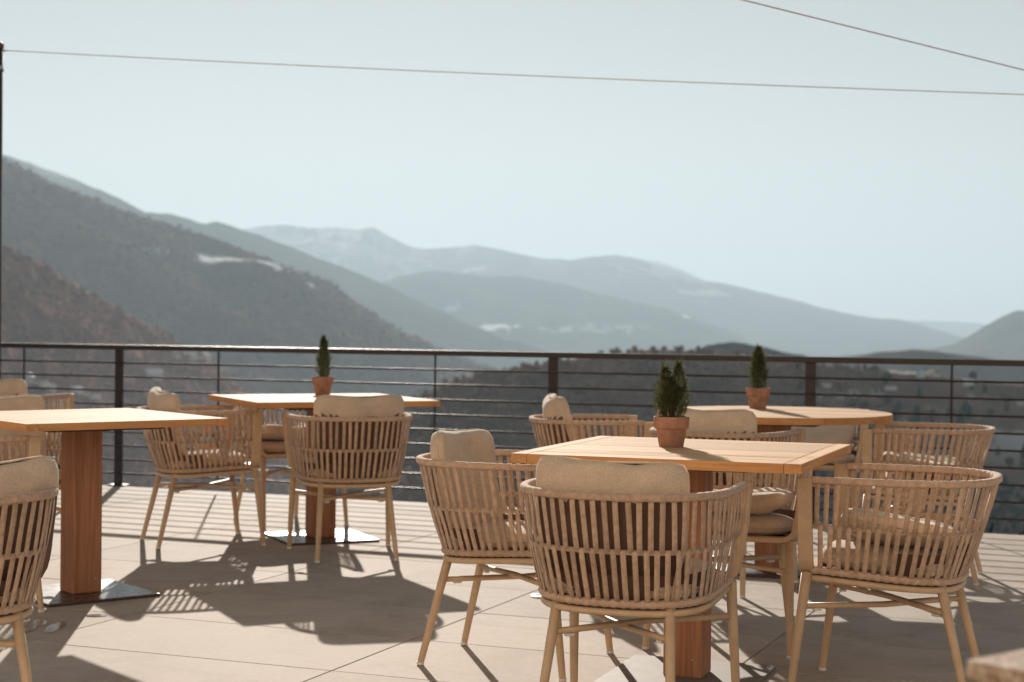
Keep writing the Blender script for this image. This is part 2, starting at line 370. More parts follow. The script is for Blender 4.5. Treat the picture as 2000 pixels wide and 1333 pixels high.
L1 = ridge('wooded_slope', [(-1700, -40), (-1000, 60), (-420, 170), (-200, 235), (-60, 285), (15, 315), (100, 357), (200, 397), (280, 424), (350, 447), (425, 469), (500, 499), (550, 521), (610, 541), (645, 550), (670, 574), (720, 609), (770, 643), (820, 665), (870, 690), (950, 718), (1030, 750)], (2700, 4300), 1500, 1150, 150, 60, 260, (0.125, 0.080, 0.062), (0.195, 0.126, 0.095), snow=snow_l1, seed=21, g=0.9, bench=bench_l1, fine=5.0, back=900, crest_noise=4.0)
L2 = ridge('red_brown_slope', [(-1700, 90), (-1000, 170), (-500, 262), (-200, 380), (-60, 450), (0, 476), (50, 501), (100, 530), (150, 560), (200, 590), (250, 616), (300, 641), (345, 668), (400, 705), (470, 760), (540, 830)], (1300, 2150), 900, 900, 150, 26, 150, (0.25, 0.15, 0.115), (0.36, 0.215, 0.165), seed=33, g=0.9, fine=4.0, back=500, crest_noise=5.0)
ridge('right_mountain', [(1560, 700), (1700, 692), (1800, 686), (1865, 672), (1895, 655), (1925, 636), (1960, 617), (1985, 607), (2010, 608), (2060, 598), (2200, 560), (2400, 520), (3300, 440)], 7600, 1700, 240, 50, 60, 420, (0.035, 0.036, 0.036), (0.080, 0.070, 0.058), seed=41, back=1500, crest_noise=2.0,
      snow=lambda px, s, xy, z: px * 0)
ridge('low_hill', [(1500, 715), (1620, 700), (1690, 693), (1740, 686), (1790, 683), (1840, 688), (1900, 696), (1980, 705), (3300, 720)], 2400, 500, 260, 40, 12, 160, (0.070, 0.050, 0.042), (0.17, 0.125, 0.10), seed=45, back=500, crest_noise=3.0)
ridge('bare_knoll', [(1330, 692), (1380, 676), (1430, 668), (1480, 675), (1530, 688), (1600, 700)], 1700, 300, 160, 40, 10, 120, (0.045, 0.034, 0.028), (0.10, 0.075, 0.060), seed=48, back=400, crest_noise=3.0)
def snow_h1(px, s, xy, z):
    return np.clip(smooth(1560, 1640, px) * smooth(.12, .3, fbm(xy[:, 0] / 29, xy[:, 1] / 16, 4)) * (1 - smooth(0.08, .17, s)) * .5, 0, 1)
H1 = ridge('near_hill', [(700, 860), (780, 800), (830, 768), (880, 745), (950, 728), (1020, 716), (1090, 705), (1150, 697), (1210, 688), (1250, 684), (1310, 683), (1370, 685), (1420, 690), (1480, 697), (1540, 704), (1600, 712), (1700, 722), (1800, 730), (1900, 742), (2000, 752), (2150, 765), (2400, 770), (3300, 740)], 1000, 660, 860, 170, 12, 70, (0.17, 0.115, 0.086), (0.26, 0.182, 0.135), snow=snow_h1, seed=55, g=0.9, fine=0.6, back=400, crest_noise=3.0)

# the slope that falls away below the terrace
bs = np.array([-9, -0.05, 0.4, 3, 10, 30, 80, 200, 420, 760]); zs = np.array([-3.0, -3.0, -3.1, -4.5, -9, -22, -52, -120, -220, ZV - 6])
ts = np.linspace(-700, 700, 160); ts = np.sign(ts) * np.abs(ts / 700) ** 2 * 700
P = np.zeros((len(bs), len(ts), 3)); nrm = Vector((-math.sin(-0.39055), math.cos(-0.39055)))
for j, (b_, z_) in enumerate(zip(bs, zs)):
    P[j, :, 0] = ts * math.cos(-0.39055) + nrm.x * b_; P[j, :, 1] = 10.586 + ts * math.sin(-0.39055) + nrm.y * b_
    P[j, :, 2] = z_ + fbm(ts / 14 + 2, ts * 0 + b_ / 9, 4) * min(6, 0.2 + b_ * .08)
kk = fbm(P[..., 0] / 5, P[..., 1] / 5, 4) + .5
grid_obj('hillside', P, pal(kk, (0.05, 0.036, 0.024), (0.13, 0.095, 0.062)))

# ------------------------------------------------------------------ woods on the slopes (uncountable): many small uneven crowns
ph = (1 + 5 ** .5) / 2
ICO = np.array([(-1, ph, 0), (1, ph, 0), (-1, -ph, 0), (1, -ph, 0), (0, -1, ph), (0, 1, ph), (0, -1, -ph), (0, 1, -ph), (ph, 0, -1), (ph, 0, 1), (-ph, 0, -1), (-ph, 0, 1)], float) / 1.902
ICF = np.array([(0, 11, 5), (0, 5, 1), (0, 1, 7), (0, 7, 10), (0, 10, 11), (1, 5, 9), (5, 11, 4), (11, 10, 2), (10, 7, 6), (7, 1, 8), (3, 9, 4), (3, 4, 2), (3, 2, 6), (3, 6, 8), (3, 8, 9), (4, 9, 5), (2, 4, 11), (6, 2, 10), (8, 6, 7), (9, 8, 1)])
def woods(name, src, n, r, hfac, ca, cb, conifer=0.0, region=None, cc=(0.012, 0.017, 0.013), label=None):
    me = src.data; co = np.zeros(len(me.vertices) * 3); me.vertices.foreach_get('co', co); co = co.reshape(-1, 3)
    if region is not None: co = co[region(co)]
    pick = co[rng.integers(0, len(co), n)]; sz = r * rng.uniform(0.55, 1.35, n)
    pick[:, :2] += rng.normal(0, r * 1.2, (n, 2))
    V = ICO[None] * (1 + rng.uniform(-.38, .38, (n, 12, 1))) * sz[:, None, None]
    V[:, :, 2] *= hfac
    con = rng.random(n) < conifer
    taper = np.where(V[:, :, 2:3] > 0, 0.35, 1.1); V[con, :, :2] *= (taper * np.ones_like(V[:, :, :2]))[con]; V[con, :, 2] *= 1.7
    V[:, :, 2] += (sz * hfac * np.where(con, 1.0, .55))[:, None]
    V += pick[:, None, :]
    Fa = (ICF[None] + 12 * np.arange(n)[:, None, None]).reshape(-1, 3)
    o = bpy.data.meshes.new(name); o.vertices.add(n * 12); o.vertices.foreach_set('co', V.reshape(-1).astype(np.float32))
    o.loops.add(Fa.size); o.loops.foreach_set('vertex_index', Fa.reshape(-1).astype(np.int32))
    o.polygons.add(len(Fa)); o.polygons.foreach_set('loop_start', np.arange(0, Fa.size, 3, dtype=np.int32)); o.polygons.foreach_set('loop_total', np.full(len(Fa), 3, dtype=np.int32))
    o.update(calc_edges=True)
    k = fbm(pick[:, 0] / (r * 18), pick[:, 1] / (r * 18), 3) + .5 + rng.normal(0, .12, n)
    c = pal(k, ca, cb); c[con] = np.array(cc); c = np.repeat(c[:, None], 12, 1) * rng.uniform(.85, 1.15, (n, 12, 1))
    at = o.color_attributes.new('Col', 'FLOAT_COLOR', 'POINT'); at.data.foreach_set('color', np.concatenate([c.reshape(-1, 3), np.ones((n * 12, 1))], 1).reshape(-1).astype(np.float32))
    ob = link(name, o, M['terrain']); tag(ob, label, 'forest', kind='stuff')
def no_tree(c):
    px = 1000 + F_PX * c[:, 0] / c[:, 1]; py = 633 + (px - 1000) * .0106 - (c[:, 2] - CAM_H) / c[:, 1] * F_PX
    return (px > 362) & (px < 545) & (np.abs(py - (517 + (px - 450) * .10)) < 14)
woods('forest', L1, 22000, 3.8, 0.9, (0.125, 0.080, 0.062), (0.205, 0.13, 0.098), 0.01, lambda c: (c[:, 2] > -250) & (c[:, 1] < 4300) & ~no_tree(c), label='bare brown winter woods covering the broad slope below the snow strip')
woods('forest', L2, 19000, 2.7, 0.8, (0.25, 0.15, 0.115), (0.38, 0.225, 0.17), 0.0, lambda c: c[:, 2] > -280, label='reddish bare woods on the steep slope beside the pole')
def h1reg(c): px = 1000 + F_PX * c[:, 0] / c[:, 1]; return (px < 1720)
woods('forest', H1, 17000, 1.45, 0.95, (0.17, 0.115, 0.086), (0.27, 0.188, 0.138), 0.01, h1reg, label='bare grey-brown woods on the rounded hill behind the railing')
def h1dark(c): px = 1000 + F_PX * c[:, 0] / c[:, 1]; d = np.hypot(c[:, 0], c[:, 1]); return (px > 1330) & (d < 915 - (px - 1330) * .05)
woods('forest', H1, 17000, 1.6, 1.0, (0.012, 0.014, 0.013), (0.030, 0.030, 0.027), 0.12, h1dark, label='conifer woods on the near hill flank, its shade painted into the dark crowns')  # dark crown colours stand in for the shade on this flank
def h1top(c): px = 1000 + F_PX * c[:, 0] / c[:, 1]; d = np.hypot(c[:, 0], c[:, 1]); return (px > 1560) & (d > 830) & (d < 1000)
woods('forest', H1, 420, 2.2, 1.25, (0.03, 0.026, 0.022), (0.09, 0.07, 0.055), 0.6, h1top, label='scattered conifers among snow patches along the hill brow')

# bare shrubs on the bank just below the railing
def mat_twig():
    mt, n, b = new_mat('dry_twigs'); at = N(n, 'ShaderNodeAttribute'); at.attribute_name = 'Col'
    n.links.new(at.outputs['Color'], b.inputs['Base Color']); b.inputs['Roughness'].default_value = 0.9; b.inputs['Specular IOR Level'].default_value = 0.1
    return mt
M['twig'] = mat_twig()
nT = 46000; nS = 150
t_ = rng.uniform(-13, 13, nS); b_ = rng.uniform(3.5, 16, nS); zt = -0.35 - (b_ - 3) * 0.10 - rng.uniform(0, 1.0, nS) - 0.25 * np.clip(-t_, 0, 20) * 0.15
rad = rng.uniform(0.7, 1.7, nS)
si = rng.integers(0, nS, nT); a = rng.uniform(0, 2 * np.pi, nT); u = rng.uniform(-1, 1, nT); rr = rad[si] * rng.random(nT) ** .45; hz = rng.uniform(1.5, 2.6, nS)
ct, st_ = math.cos(-0.39055), math.sin(-0.39055)
lx = t_[si] + rr * np.cos(a) * np.sqrt(1 - u * u); lb = b_[si] + rr * np.sin(a) * np.sqrt(1 - u * u)
X = lx * ct - lb * st_; Y = 10.586 + lx * st_ + lb * ct; Z = zt[si] - hz[si] + hz[si] * u * (rr / rad[si])
C0 = np.stack([X, Y, Z], -1); dr = rng.normal(0, 1, (nT, 3)); dr[:, 2] = np.abs(dr[:, 2]) + .3; dr /= np.linalg.norm(dr, axis=1)[:, None]
sd2 = np.cross(dr, rng.normal(0, 1, (nT, 3))); sd2 /= np.linalg.norm(sd2, axis=1)[:, None]
Ln = rng.uniform(.12, .42, nT)[:, None]; Wn = rng.uniform(.006, .028, nT)[:, None]
VV = np.stack([C0 - sd2 * Wn, C0 + sd2 * Wn, C0 + dr * Ln + sd2 * Wn * .4, C0 + dr * Ln - sd2 * Wn * .4], 1)
me = bpy.data.meshes.new('scrub'); me.vertices.add(nT * 4); me.vertices.foreach_set('co', VV.reshape(-1).astype(np.float32)); me.loops.add(nT * 4); me.loops.foreach_set('vertex_index', np.arange(nT * 4, dtype=np.int32))
me.polygons.add(nT); me.polygons.foreach_set('loop_start', np.arange(0, nT * 4, 4, dtype=np.int32)); me.polygons.foreach_set('loop_total', np.full(nT, 4, dtype=np.int32)); me.update(calc_edges=True)
c = pal(rng.random(nS)[si] + rng.normal(0, .2, nT), (0.025, 0.018, 0.014), (0.11, 0.062, 0.040)); c = np.repeat(c[:, None], 4, 1)
at = me.color_attributes.new('Col', 'FLOAT_COLOR', 'POINT'); at.data.foreach_set('color', np.concatenate([c.reshape(-1, 3), np.ones((nT * 4, 1))], 1).reshape(-1).astype(np.float32))
tag(link('scrub', me, M['twig']), 'tangle of dark bare shrubs on the bank below the railing', 'shrubs', kind='stuff')

# ------------------------------------------------------------------ houses far down the valley
BVH = [BVHTree.FromPolygons([tuple(p) for p in P_], [tuple(q) for q in Q_]) for P_, Q_ in SURF]
def hit(px, py):
    d = ray(px, py).normalized(); best = None
    for b in BVH:
        h = b.ray_cast(Vector((0, 0, CAM_H)), d)
        if h[0] is not None and (best is None or h[3] < best[1]): best = (h[0], h[3])
    return best
M['plaster'] = mat_paint('pale_plaster', (0.78, 0.75, 0.70), 0.9, 0.2); M['rooftile'] = mat_paint('roof_tiles', (0.22, 0.11, 0.08), 0.9, 0.2, 0.1); M['snowroof'] = mat_paint('snowy_roof', (0.80, 0.80, 0.82), 0.8, 0.2)
M['pane'] = mat_paint('dark_pane', (0.03, 0.035, 0.04), 0.1, 0.5)
WALL = box_mesh('wall', 14, 10, 6.5, 0, 1, (0, 0, 2.75)); WALL.materials.append(M['plaster'])
rv = [(-8, -6, 5.9), (8, -6, 5.9), (8, 6, 5.9), (-8, 6, 5.9), (-8, 0, 9.8), (8, 0, 9.8)]; ROOF = mesh('roof', rv, [(0, 1, 5, 4), (2, 3, 4, 5), (0, 4, 3), (1, 2, 5), (3, 2, 1, 0)], False); ROOF.materials.append(M['rooftile'])
ROOF2 = ROOF.copy(); ROOF2.materials.clear(); ROOF2.materials.append(M['snowroof'])
WIN = box_mesh('window', 1.3, 0.12, 1.6); WIN.materials.append(M['pane'])
def house(px, py, rz, sc, roof, label):
    h = hit(px, py)
    if not h: return
    t = tag(empty('house', h[0], rz), label, 'house', 'houses scattered down the valley'); t.scale = (sc, sc, sc)
    link('wall', WALL, None, t); link('roof', roof, None, t)
    for x in (-4.5, 0, 4.5): link('window', WIN, None, t, (x, -5.03, 3.3))
LB = 'pale house in the valley below the red-brown slope, seen between the railing rods'
for i, (x, y) in enumerate([(38, 752), (58, 749), (72, 757), (150, 770), (180, 779), (300, 742), (345, 700), (372, 703), (398, 706), (96, 765)]): house(x, y, 0.4 + i * 1.3, 0.75 + .2 * (i % 3), ROOF2 if i % 2 else ROOF, LB)
LC = 'pale house on the hill brow among conifers behind the round table'
for i, (x, y) in enumerate([(1612, 757), (1800, 738), (1822, 736), (1892, 754), (1740, 762)]): house(x, y, 0.2 + i * .9, 0.40, ROOF2 if i % 2 else ROOF, LC)

# ------------------------------------------------------------------ haze
def haze(dens, col, aniso):
    x0, x1, y0, y1, z0, z1 = -10700, 10700, -2600, 26700, ZV - 60, 930
    o = link('haze', box_mesh('haze', x1 - x0, y1 - y0, z1 - z0, 0, 1, ((x0 + x1) / 2, (y0 + y1) / 2, (z0 + z1) / 2)))
    mt = bpy.data.materials.new('haze'); mt.use_nodes = True; n = mt.node_tree; n.nodes.clear()
    pv = n.nodes.new('ShaderNodeVolumePrincipled'); pv.inputs['Density'].default_value = dens; pv.inputs['Color'].default_value = (*col, 1); pv.inputs['Anisotropy'].default_value = aniso
    ou = n.nodes.new('ShaderNodeOutputMaterial'); n.links.new(pv.outputs[0], ou.inputs['Volume'])
    o.data.materials.append(mt); tag(o, 'thin pale haze filling the valley air', 'haze', kind='stuff')
haze(8.4e-5, (0.585, 0.75, 0.875), 0.25)
# ------------------------------------------------------------------ terrace floor
TA = R(-22.0); CA, SA = math.cos(TA), math.sin(TA)
def tile_xy(a, b):      # a along the tile's long side, b across (towards the railing)
    return (a * CA - b * SA, a * SA + b * CA)
A0, AST = -3.84, 1.212
B0, BST = 4.945, 0.6165
RAIL_A, RAIL_Y = -0.39055, 10.586
def rail_pt(t, z=0.0): return Vector((t * math.cos(RAIL_A), RAIL_Y + t * math.sin(RAIL_A), z))
EDGE_B = 9.84
floor = tag(link('floor', box_mesh('floor', 15.0, 14.4, 0.30), M['grout']), kind='structure')
cx, cy_ = tile_xy(-2.4, EDGE_B - 7.2)
floor.location = (cx, cy_, -0.15 - 0.010); floor.rotation_euler = (0, 0, TA)
gap = 0.005
tile_me = box_mesh('tile', AST - gap, BST - gap, 0.02, 0.0015, 1); tile_me.materials.append(M['tile'])
half_b = EDGE_B - (B0 + 7 * BST)
edge_me = box_mesh('edge_tile', AST - gap, half_b + BST - gap - BST, 0.02, 0.0015, 1) if half_b > 0.05 else None
if edge_me: edge_me.materials.append(M['tile'])
inv = Matrix.Translation(floor.location) @ Matrix.Rotation(TA, 4, 'Z'); inv = inv.inverted()
for i in range(-3, 8):
    for j in range(-14, 8):
        me = tile_me; b0 = B0 + j * BST; bw = BST
        if j == 7:
            if not edge_me: continue
            me = edge_me; bw = half_b
        x, y = tile_xy(A0 + (i + 0.5) * AST, b0 + bw / 2)
        dx, dy = x, y
        if dy < 1.5 and j < -9: continue
        if dx > 6 or dx < -7: continue
        o = link('tile', me, None, floor)
        p = inv @ Vector((x, y, -0.010 + random.uniform(-0.0004, 0.0004))); o.location = p
        o.rotation_euler = (random.uniform(-0.0006, 0.0006), random.uniform(-0.0004, 0.0004), math.pi if random.random() < 0.5 else 0)

# ------------------------------------------------------------------ unseen restaurant front, added behind the camera to bounce warm fill light
M['stucco'] = mat_paint('cream_render', (0.88, 0.79, 0.69), 0.9, 0.2, 0.04)
bld = tag(empty('added_restaurant_front', tile_xy(-1.6, -1.5) + (0.0,), TA), 'unseen cream restaurant front with tall windows, added to bounce warm light onto the terrace', 'building')
link('wall', box_mesh('wall', 17.0, 0.4, 6.4, 0.01, 1, (0, -0.2, 3.2)), M['stucco'], bld)
link('eaves', box_mesh('eaves', 17.6, 1.2, 0.22, 0.01, 1, (0, 0.2, 6.52)), M['frame'], bld)
M['glass'] = mat_paint('window_glass', (0.03, 0.035, 0.04), 0.08, 0.5)
for k in range(5):
    wv = link('window', box_mesh('window', 1.5, 0.10, 1.9, 0.01, 1, (-6.4 + 3.2 * k, 0.03, 4.4)), M['frame'], bld)
    link('pane', box_mesh('pane', 1.3, 0.04, 1.7, 0, 1, (-6.4 + 3.2 * k, 0.085, 4.4)), M['glass'], wv)
    dv = link('door', box_mesh('door', 1.5, 0.10, 2.3, 0.01, 1, (-6.4 + 3.2 * k, 0.03, 1.15)), M['frame'], bld)
    link('pane', box_mesh('pane', 1.3, 0.04, 2.0, 0, 1, (-6.4 + 3.2 * k, 0.085, 1.2)), M['glass'], dv)

# ------------------------------------------------------------------ railing
railing = tag(empty('railing', rail_pt(0), RAIL_A), 'dark brown metal terrace railing with horizontal rods and flat handrail', 'railing')
T0, T1_ = -6.4, 6.4
link('handrail', box_mesh('handrail', T1_ - T0, 0.062, 0.034, 0.003, 2, ((T0 + T1_) / 2, 0, 0.963)), M['steel'], railing)
rod_me = tube_mesh('rod', [(T0, 0, 0), (T1_, 0, 0)], 0.0065, 10); rod_me.materials.append(M['steel'])
for k in range(9):
    link('rod', rod_me, None, railing, (0, 0, 0.855 - 0.0957 * k))
post_me = box_mesh('post', 0.062, 0.018, 0.946, 0.002, 1, (0, 0.017, 0.473)); post_me.materials.append(M['steel'])
foot_me = box_mesh('post_foot', 0.13, 0.09, 0.010, 0.002, 1, (0, 0.02, 0.005)); foot_me.materials.append(M['steel'])
bolt_me = lathe_mesh('bolt', [(0.0, 0.006), (0.006, 0.006), (0.008, 0.0), (0.008, -0.001)], 8); bolt_me.materials.append(M['screw'])
bar_me = box_mesh('spacer_bar', 0.014, 0.006, 0.86, 0.001, 1, (0, 0.011, 0.516)); bar_me.materials.append(M['steel'])
for k in range(-3, 6):
    t = -2.953 + 1.613 * k
    if T0 < t < T1_:
        p = link('post', post_me, None, railing, (t, 0, 0)); link('post_foot', foot_me, None, p)
        for sx in (-1, 1): link('bolt', bolt_me, None, p, (sx * 0.05, -0.005, 0.010))
    t += 0.8065
    if T0 < t < T1_: link('spacer_bar', bar_me, None, railing, (t, 0, 0))

# ------------------------------------------------------------------ tables
def pillar(parent, s=0.13, h=0.71):
    p = link('pillar', box_mesh('pillar', s, s, h, 0.006, 2, (0, 0, h / 2 + 0.012)), M['pillar'], parent)
    for z in (0.07,):
        for x in (-0.03, 0.035):
            link('screw', lathe_mesh('screw', [(0.0, 0.003), (0.0035, 0.002), (0.004, -0.002)], 8), M['screw'], p, (x, -s / 2, z), (R(90), 0, 0))
    return p
def square_table(loc, ang, sx, sy, label, plate=0.49, planks_along='x', npl=8, plate_mat='plate'):
    t = tag(empty('dining_table', (loc[0], loc[1], 0), ang), label, 'table', 'square teak pedestal tables on the terrace')
    H, TH = 0.75, 0.030; eb = 0.052; g = 0.0014
    L, Wd = (sx, sy) if planks_along == 'x' else (sy, sx)
    rot = 0 if planks_along == 'x' else R(90)
    top = empty('tabletop', (0, 0, 0)); bpy.data.objects.remove(top)
    pw = Wd / npl
    pm = box_mesh('plank', L - 2 * eb - g, pw - g, TH, 0.0022, 2); pm.materials.append(M['top_x']); edge_faces(pm, M['edge_x'])
    em = box_mesh('end_board', eb, Wd - g, TH, 0.0022, 2); em.materials.append(M['top_y']); edge_faces(em, M['edge_y'])
    c, s = math.cos(rot), math.sin(rot)
    def put(nm, me, x, y):
        link(nm, me, None, t, (x * c - y * s, x * s + y * c, H - TH / 2 + random.uniform(-.0003, .0003)), (0, 0, rot))
    for k in range(npl): put('plank', pm, 0, -Wd / 2 + pw * (k + 0.5))
    for sg in (-1, 1): put('end_board', em, sg * (L / 2 - eb / 2), 0)
    link('under_frame', box_mesh('under_frame', 0.5, 0.5, 0.02, 0.002, 1, (0, 0, H - TH - 0.0105)), M['steel'], t)
    pillar(t, 0.13, H - TH - 0.0225 - 0.012)
    link('base_plate', box_mesh('base_plate', plate, plate, 0.012, 0.0015, 2, (0, 0, 0.0065)), M[plate_mat], t)
    return t
def edge_faces(me, mat):
    me.materials.append(mat)
    for p_ in me.polygons:
        if abs(p_.normal.z) < 0.6: p_.material_index = 1
TAB1, TAB2, TAB3, TAB4 = (0.585, 5.524), (-1.798, 7.076), (-1.010, 8.990), (1.244, 8.0)
square_table(TAB1, -0.352, 0.905, 0.935, 'square teak table carrying the bushy two-topped potted shrub', plate_mat='plate_pale')
square_table(TAB2, 0.670, 0.87, 0.935, 'bare square teak table with nothing on its top', npl=8)
square_table(TAB3, 0.433, 0.98, 0.945, 'square teak table carrying the slim pointed potted conifer by the railing')

# round table: planks cut to the circle
rt = tag(empty('round_table', (TAB4[0], TAB4[1], 0), R(-22)), 'round teak pedestal table with a potted conifer, next to the railing', 'table')
def round_top(Rr, TH, z0, npl=10):
    pw = 2 * Rr / npl; g = 0.0012
    for k in range(npl):
        y0 = -Rr + k * pw + g; y1 = y0 + pw - 2 * g
        ys = np.linspace(y0, y1, 9); xs = np.sqrt(np.maximum(Rr * Rr - ys * ys, 0.0001))
        out = [(x, y) for x, y in zip(xs, ys)] + [(-x, y) for x, y in zip(xs[::-1], ys[::-1])]
        n_ = len(out); inset = [(x * 0.997, y) for x, y in out]
        V = [(x, y, z0) for x, y in inset] + [(x, y, z0 + 0.004) for x, y in out] + [(x, y, z0 + TH - 0.004) for x, y in out] + [(x, y, z0 + TH) for x, y in inset]
        Fc = [tuple(range(n_ - 1, -1, -1)), tuple(range(3 * n_, 4 * n_))]
        for r_ in range(3):
            for q in range(n_):
                q2 = (q + 1) % n_; Fc.append((r_ * n_ + q, r_ * n_ + q2, (r_ + 1) * n_ + q2, (r_ + 1) * n_ + q))
        pm = mesh('plank', V, Fc, False); pm.materials.append(M['top_x']); edge_faces(pm, M['edge_x']); link('plank', pm, None, rt)
round_top(0.55, 0.032, 0.718)
link('under_frame', box_mesh('under_frame', 0.5, 0.5, 0.02, 0.002, 1, (0, 0, 0.7075)), M['steel'], rt)
pillar(rt, 0.14, 0.685)
link('base_plate', lathe_mesh('base_plate', [(0.0, 0.0126), (0.275, 0.0125), (0.279, 0.010), (0.28, 0.0008), (0.0, 0.0006)], 64), M['plate'], rt)

# ------------------------------------------------------------------ armchairs
FXc, FYc, RXc, RYc, HW, RB, RZ = 0.255, 0.262, 0.193, -0.266, 0.293, 0.321, 0.688
FRONT_Y = 0.195
def plan_curve(hw, back, yfront, inward, e=2.5, n=240):
    pts = []
    for i in range(40): y = yfront * (1 - i / 40); pts.append((hw - inward * (y / yfront) ** 2, y))
    for i in range(n + 1):
        a = math.pi * i / n; c, s = math.cos(a), math.sin(a)
        pts.append((hw * math.copysign(abs(c) ** (2 / e), c), -back * abs(s) ** (2 / e)))
    for i in range(1, 41): y = yfront * i / 40; pts.append((-(hw - inward * (y / yfront) ** 2), y))
    P = np.array(pts); d = np.r_[0, np.cumsum(np.hypot(*np.diff(P, axis=0).T))]
    return P, d / d[-1], d[-1]
RIMC, RIMD, RIML = plan_curve(HW, RB, FRONT_Y, 0.012)
BOTC, BOTD, BOTL = plan_curve(0.245, 0.222, FRONT_Y + 0.008, 0.004, 2.7)
def on(C, D, u): return np.array([np.interp(u, D, C[:, 0]), np.interp(u, D, C[:, 1])])
def botz(y): return 0.405 + 0.035 * (y - 0.2) * 1.0 * 1.6
def normal2(C, D, u):
    a, b = on(C, D, max(0, u - .004)), on(C, D, min(1, u + .004)); t = b - a; t /= np.hypot(*t); return np.array([-t[1], t[0]]) * -1.0
def panel(u, v, ub=None):
    r = on(RIMC, RIMD, u); bq = on(BOTC, BOTD, u if ub is None else ub); nn = normal2(RIMC, RIMD, u)
    if nn @ r < 0: nn = -nn
    q = bq * (1 - v) + r * v + nn * 0.007 * 4 * v * (1 - v)
    return np.array([q[0], q[1], botz(bq[1]) * (1 - v) + RZ * v]), np.array([nn[0], nn[1], 0])
VM = 0.50
SEC = [(-0.0078, 0.0), (-0.0073, 0.0017), (0.0073, 0.0017), (0.0078, 0.0), (0.0073, -0.0017), (-0.0073, -0.0017)]
def strap_mesh(u, v0, v1, ub=None, du0=0.0, seg=5, off=0.0):
    path = []; frames = []
    for i in range(seg + 1):
        f = i / seg; v = v0 + (v1 - v0) * f
        q, nn = panel(u + du0 * (1 - f), v, ub)
        q = q + nn * (off * math.sin(math.pi * f) + 0.004)
        path.append(Vector(q)); frames.append(nn)
    fr = []
    for i in range(len(path)):
        t = (path[min(i + 1, seg)] - path[max(i - 1, 0)]).normalized(); nn = Vector(frames[i]); s = t.cross(nn).normalized(); fr.append((s, s.cross(t)))
    V, Fc = sweep(path, SEC, frames=fr)
    me = mesh('strap', V, Fc, True); me.materials.append(M['rope']); return me
NS = 44
STRAPS = []
for k in range(NS):
    u = (k + 0.6 + random.uniform(-.07, .07)) / (NS + 0.2); STRAPS.append(strap_mesh(u, VM, 0.985, du0=random.uniform(-.0022, .0022), off=random.uniform(-.003, .002)))
LEGU = []
for k in range(NS - 1):
    u = (k + 1.1 + random.uniform(-.07, .07)) / (NS + 0.2); STRAPS.append(strap_mesh(u, 0.02, VM + 0.01, du0=random.uniform(-.0025, .0025), off=random.uniform(-.003, .002)))
for u in (0.335, 0.665):       # slanted straps beside the rear legs
    STRAPS.append(strap_mesh(u + (0.018 if u > .5 else -0.018), 0.02, VM, ub=u + (-0.016 if u > .5 else 0.016), off=-0.006))
def ring_path(v, n=150, out=0.0, u0=0.0, u1=1.0):
    L = []
    for i in range(n):
        u = u0 + (u1 - u0) * i / (n - 1); q, nn = panel(u, v); L.append(Vector(q + nn * out))
    return L
def rim_mesh():
    n = NS * 9; path = ring_path(1.0, n); radii = []
    for i in range(n):
        ph = (i / (n - 1)) * (NS + 0.2) - 0.6
        fr_ = abs(((ph + 0.5) % 1.0) - 0.5)           # 0 on a strap
        radii.append(0.0114 + 0.0011 * max(0, 1 - (fr_ / 0.33) ** 4) + 0.0006 * math.sin(i * 2.1))
    sec = []
    for i in range(16):
        a = 2 * math.pi * (i + .5) / 16; c_, s_ = math.cos(a), math.sin(a); k_ = (abs(c_) ** 4 + abs(s_) ** 4) ** -.25; sec.append((k_ * c_ * 1.0, k_ * s_ * 0.9))
    V, Fc = sweep(path, sec, radii=radii); return mesh('rim', V, Fc)
RIM = rim_mesh(); RIM.materials.append(M['rope'])
bp = ring_path(VM, 150, 0.001); V, Fc = sweep(bp, [(a * 0.0028, b * 0.0072) for a, b in circ(1.0, 8)]); BAND = mesh('middle_band', V, Fc); BAND.materials.append(M['rope'])
nb = 200; WRAP = tube_mesh('seat_rope', ring_path(0.015, nb), 0.012, 8, [0.0115 + 0.0012 * math.sin(i / nb * 2 * math.pi * NS) for i in range(nb)]); WRAP.materials.append(M['rope'])
RAILP = [Vector((p.x * 0.985, p.y * 0.985, p.z - 0.022)) for p in ring_path(0.0, 100)]
SEATRAIL = tube_mesh('seat_rail', RAILP, 0.010, 10); SEATRAIL.materials.append(M['frame'])
def front_frame():
    path = []
    path += [(0.2935 - 0.002, 0, RZ + 0.006), (0.2915, 0, RZ - 0.02), (0.283, 0, 0.58), (0.270, 0, 0.49)]
    c0 = Vector((0.215, 0, 0.452))
    for i in range(8):
        a = R(0 - 90 * i / 7); path.append((c0.x + 0.047 * math.cos(a), 0, c0.z + 0.047 * math.sin(a)))
    half = [Vector((x, 0.215, z)) for x, y, z in path]
    full = half + [Vector((-p.x, p.y, p.z)) for p in half[::-1]]
    sec = [(-0.009, -0.020), (-0.006, -0.0225), (0.006, -0.0225), (0.009, -0.020), (0.009, 0.020), (0.006, 0.0225), (-0.006, 0.0225), (-0.009, 0.020)]
    n_ = len(full); fr = []
    for i in range(n_):
        t = (full[min(i + 1, n_ - 1)] - full[max(i - 1, 0)]).normalized(); u_ = Vector((0, 1, 0)); s = t.cross(u_).normalized(); fr.append((s, u_))
    V, Fc = sweep(full, sec, frames=fr)
    me = mesh('front_frame', V, Fc, False); me.materials.append(M['frame']); return me
FRONTF = front_frame()
def leg_me(foot, top, r0, r1):
    a, b = Vector(foot), Vector(top); path = [a.lerp(b, f) for f in (0, 0.02, 0.5, 1.0)]
    me = tube_mesh('leg', path, r0, 12, [r0 * 0.9, r0, (r0 + r1) / 2, r1]); me.materials.append(M['frame']); return me
LEGS = []
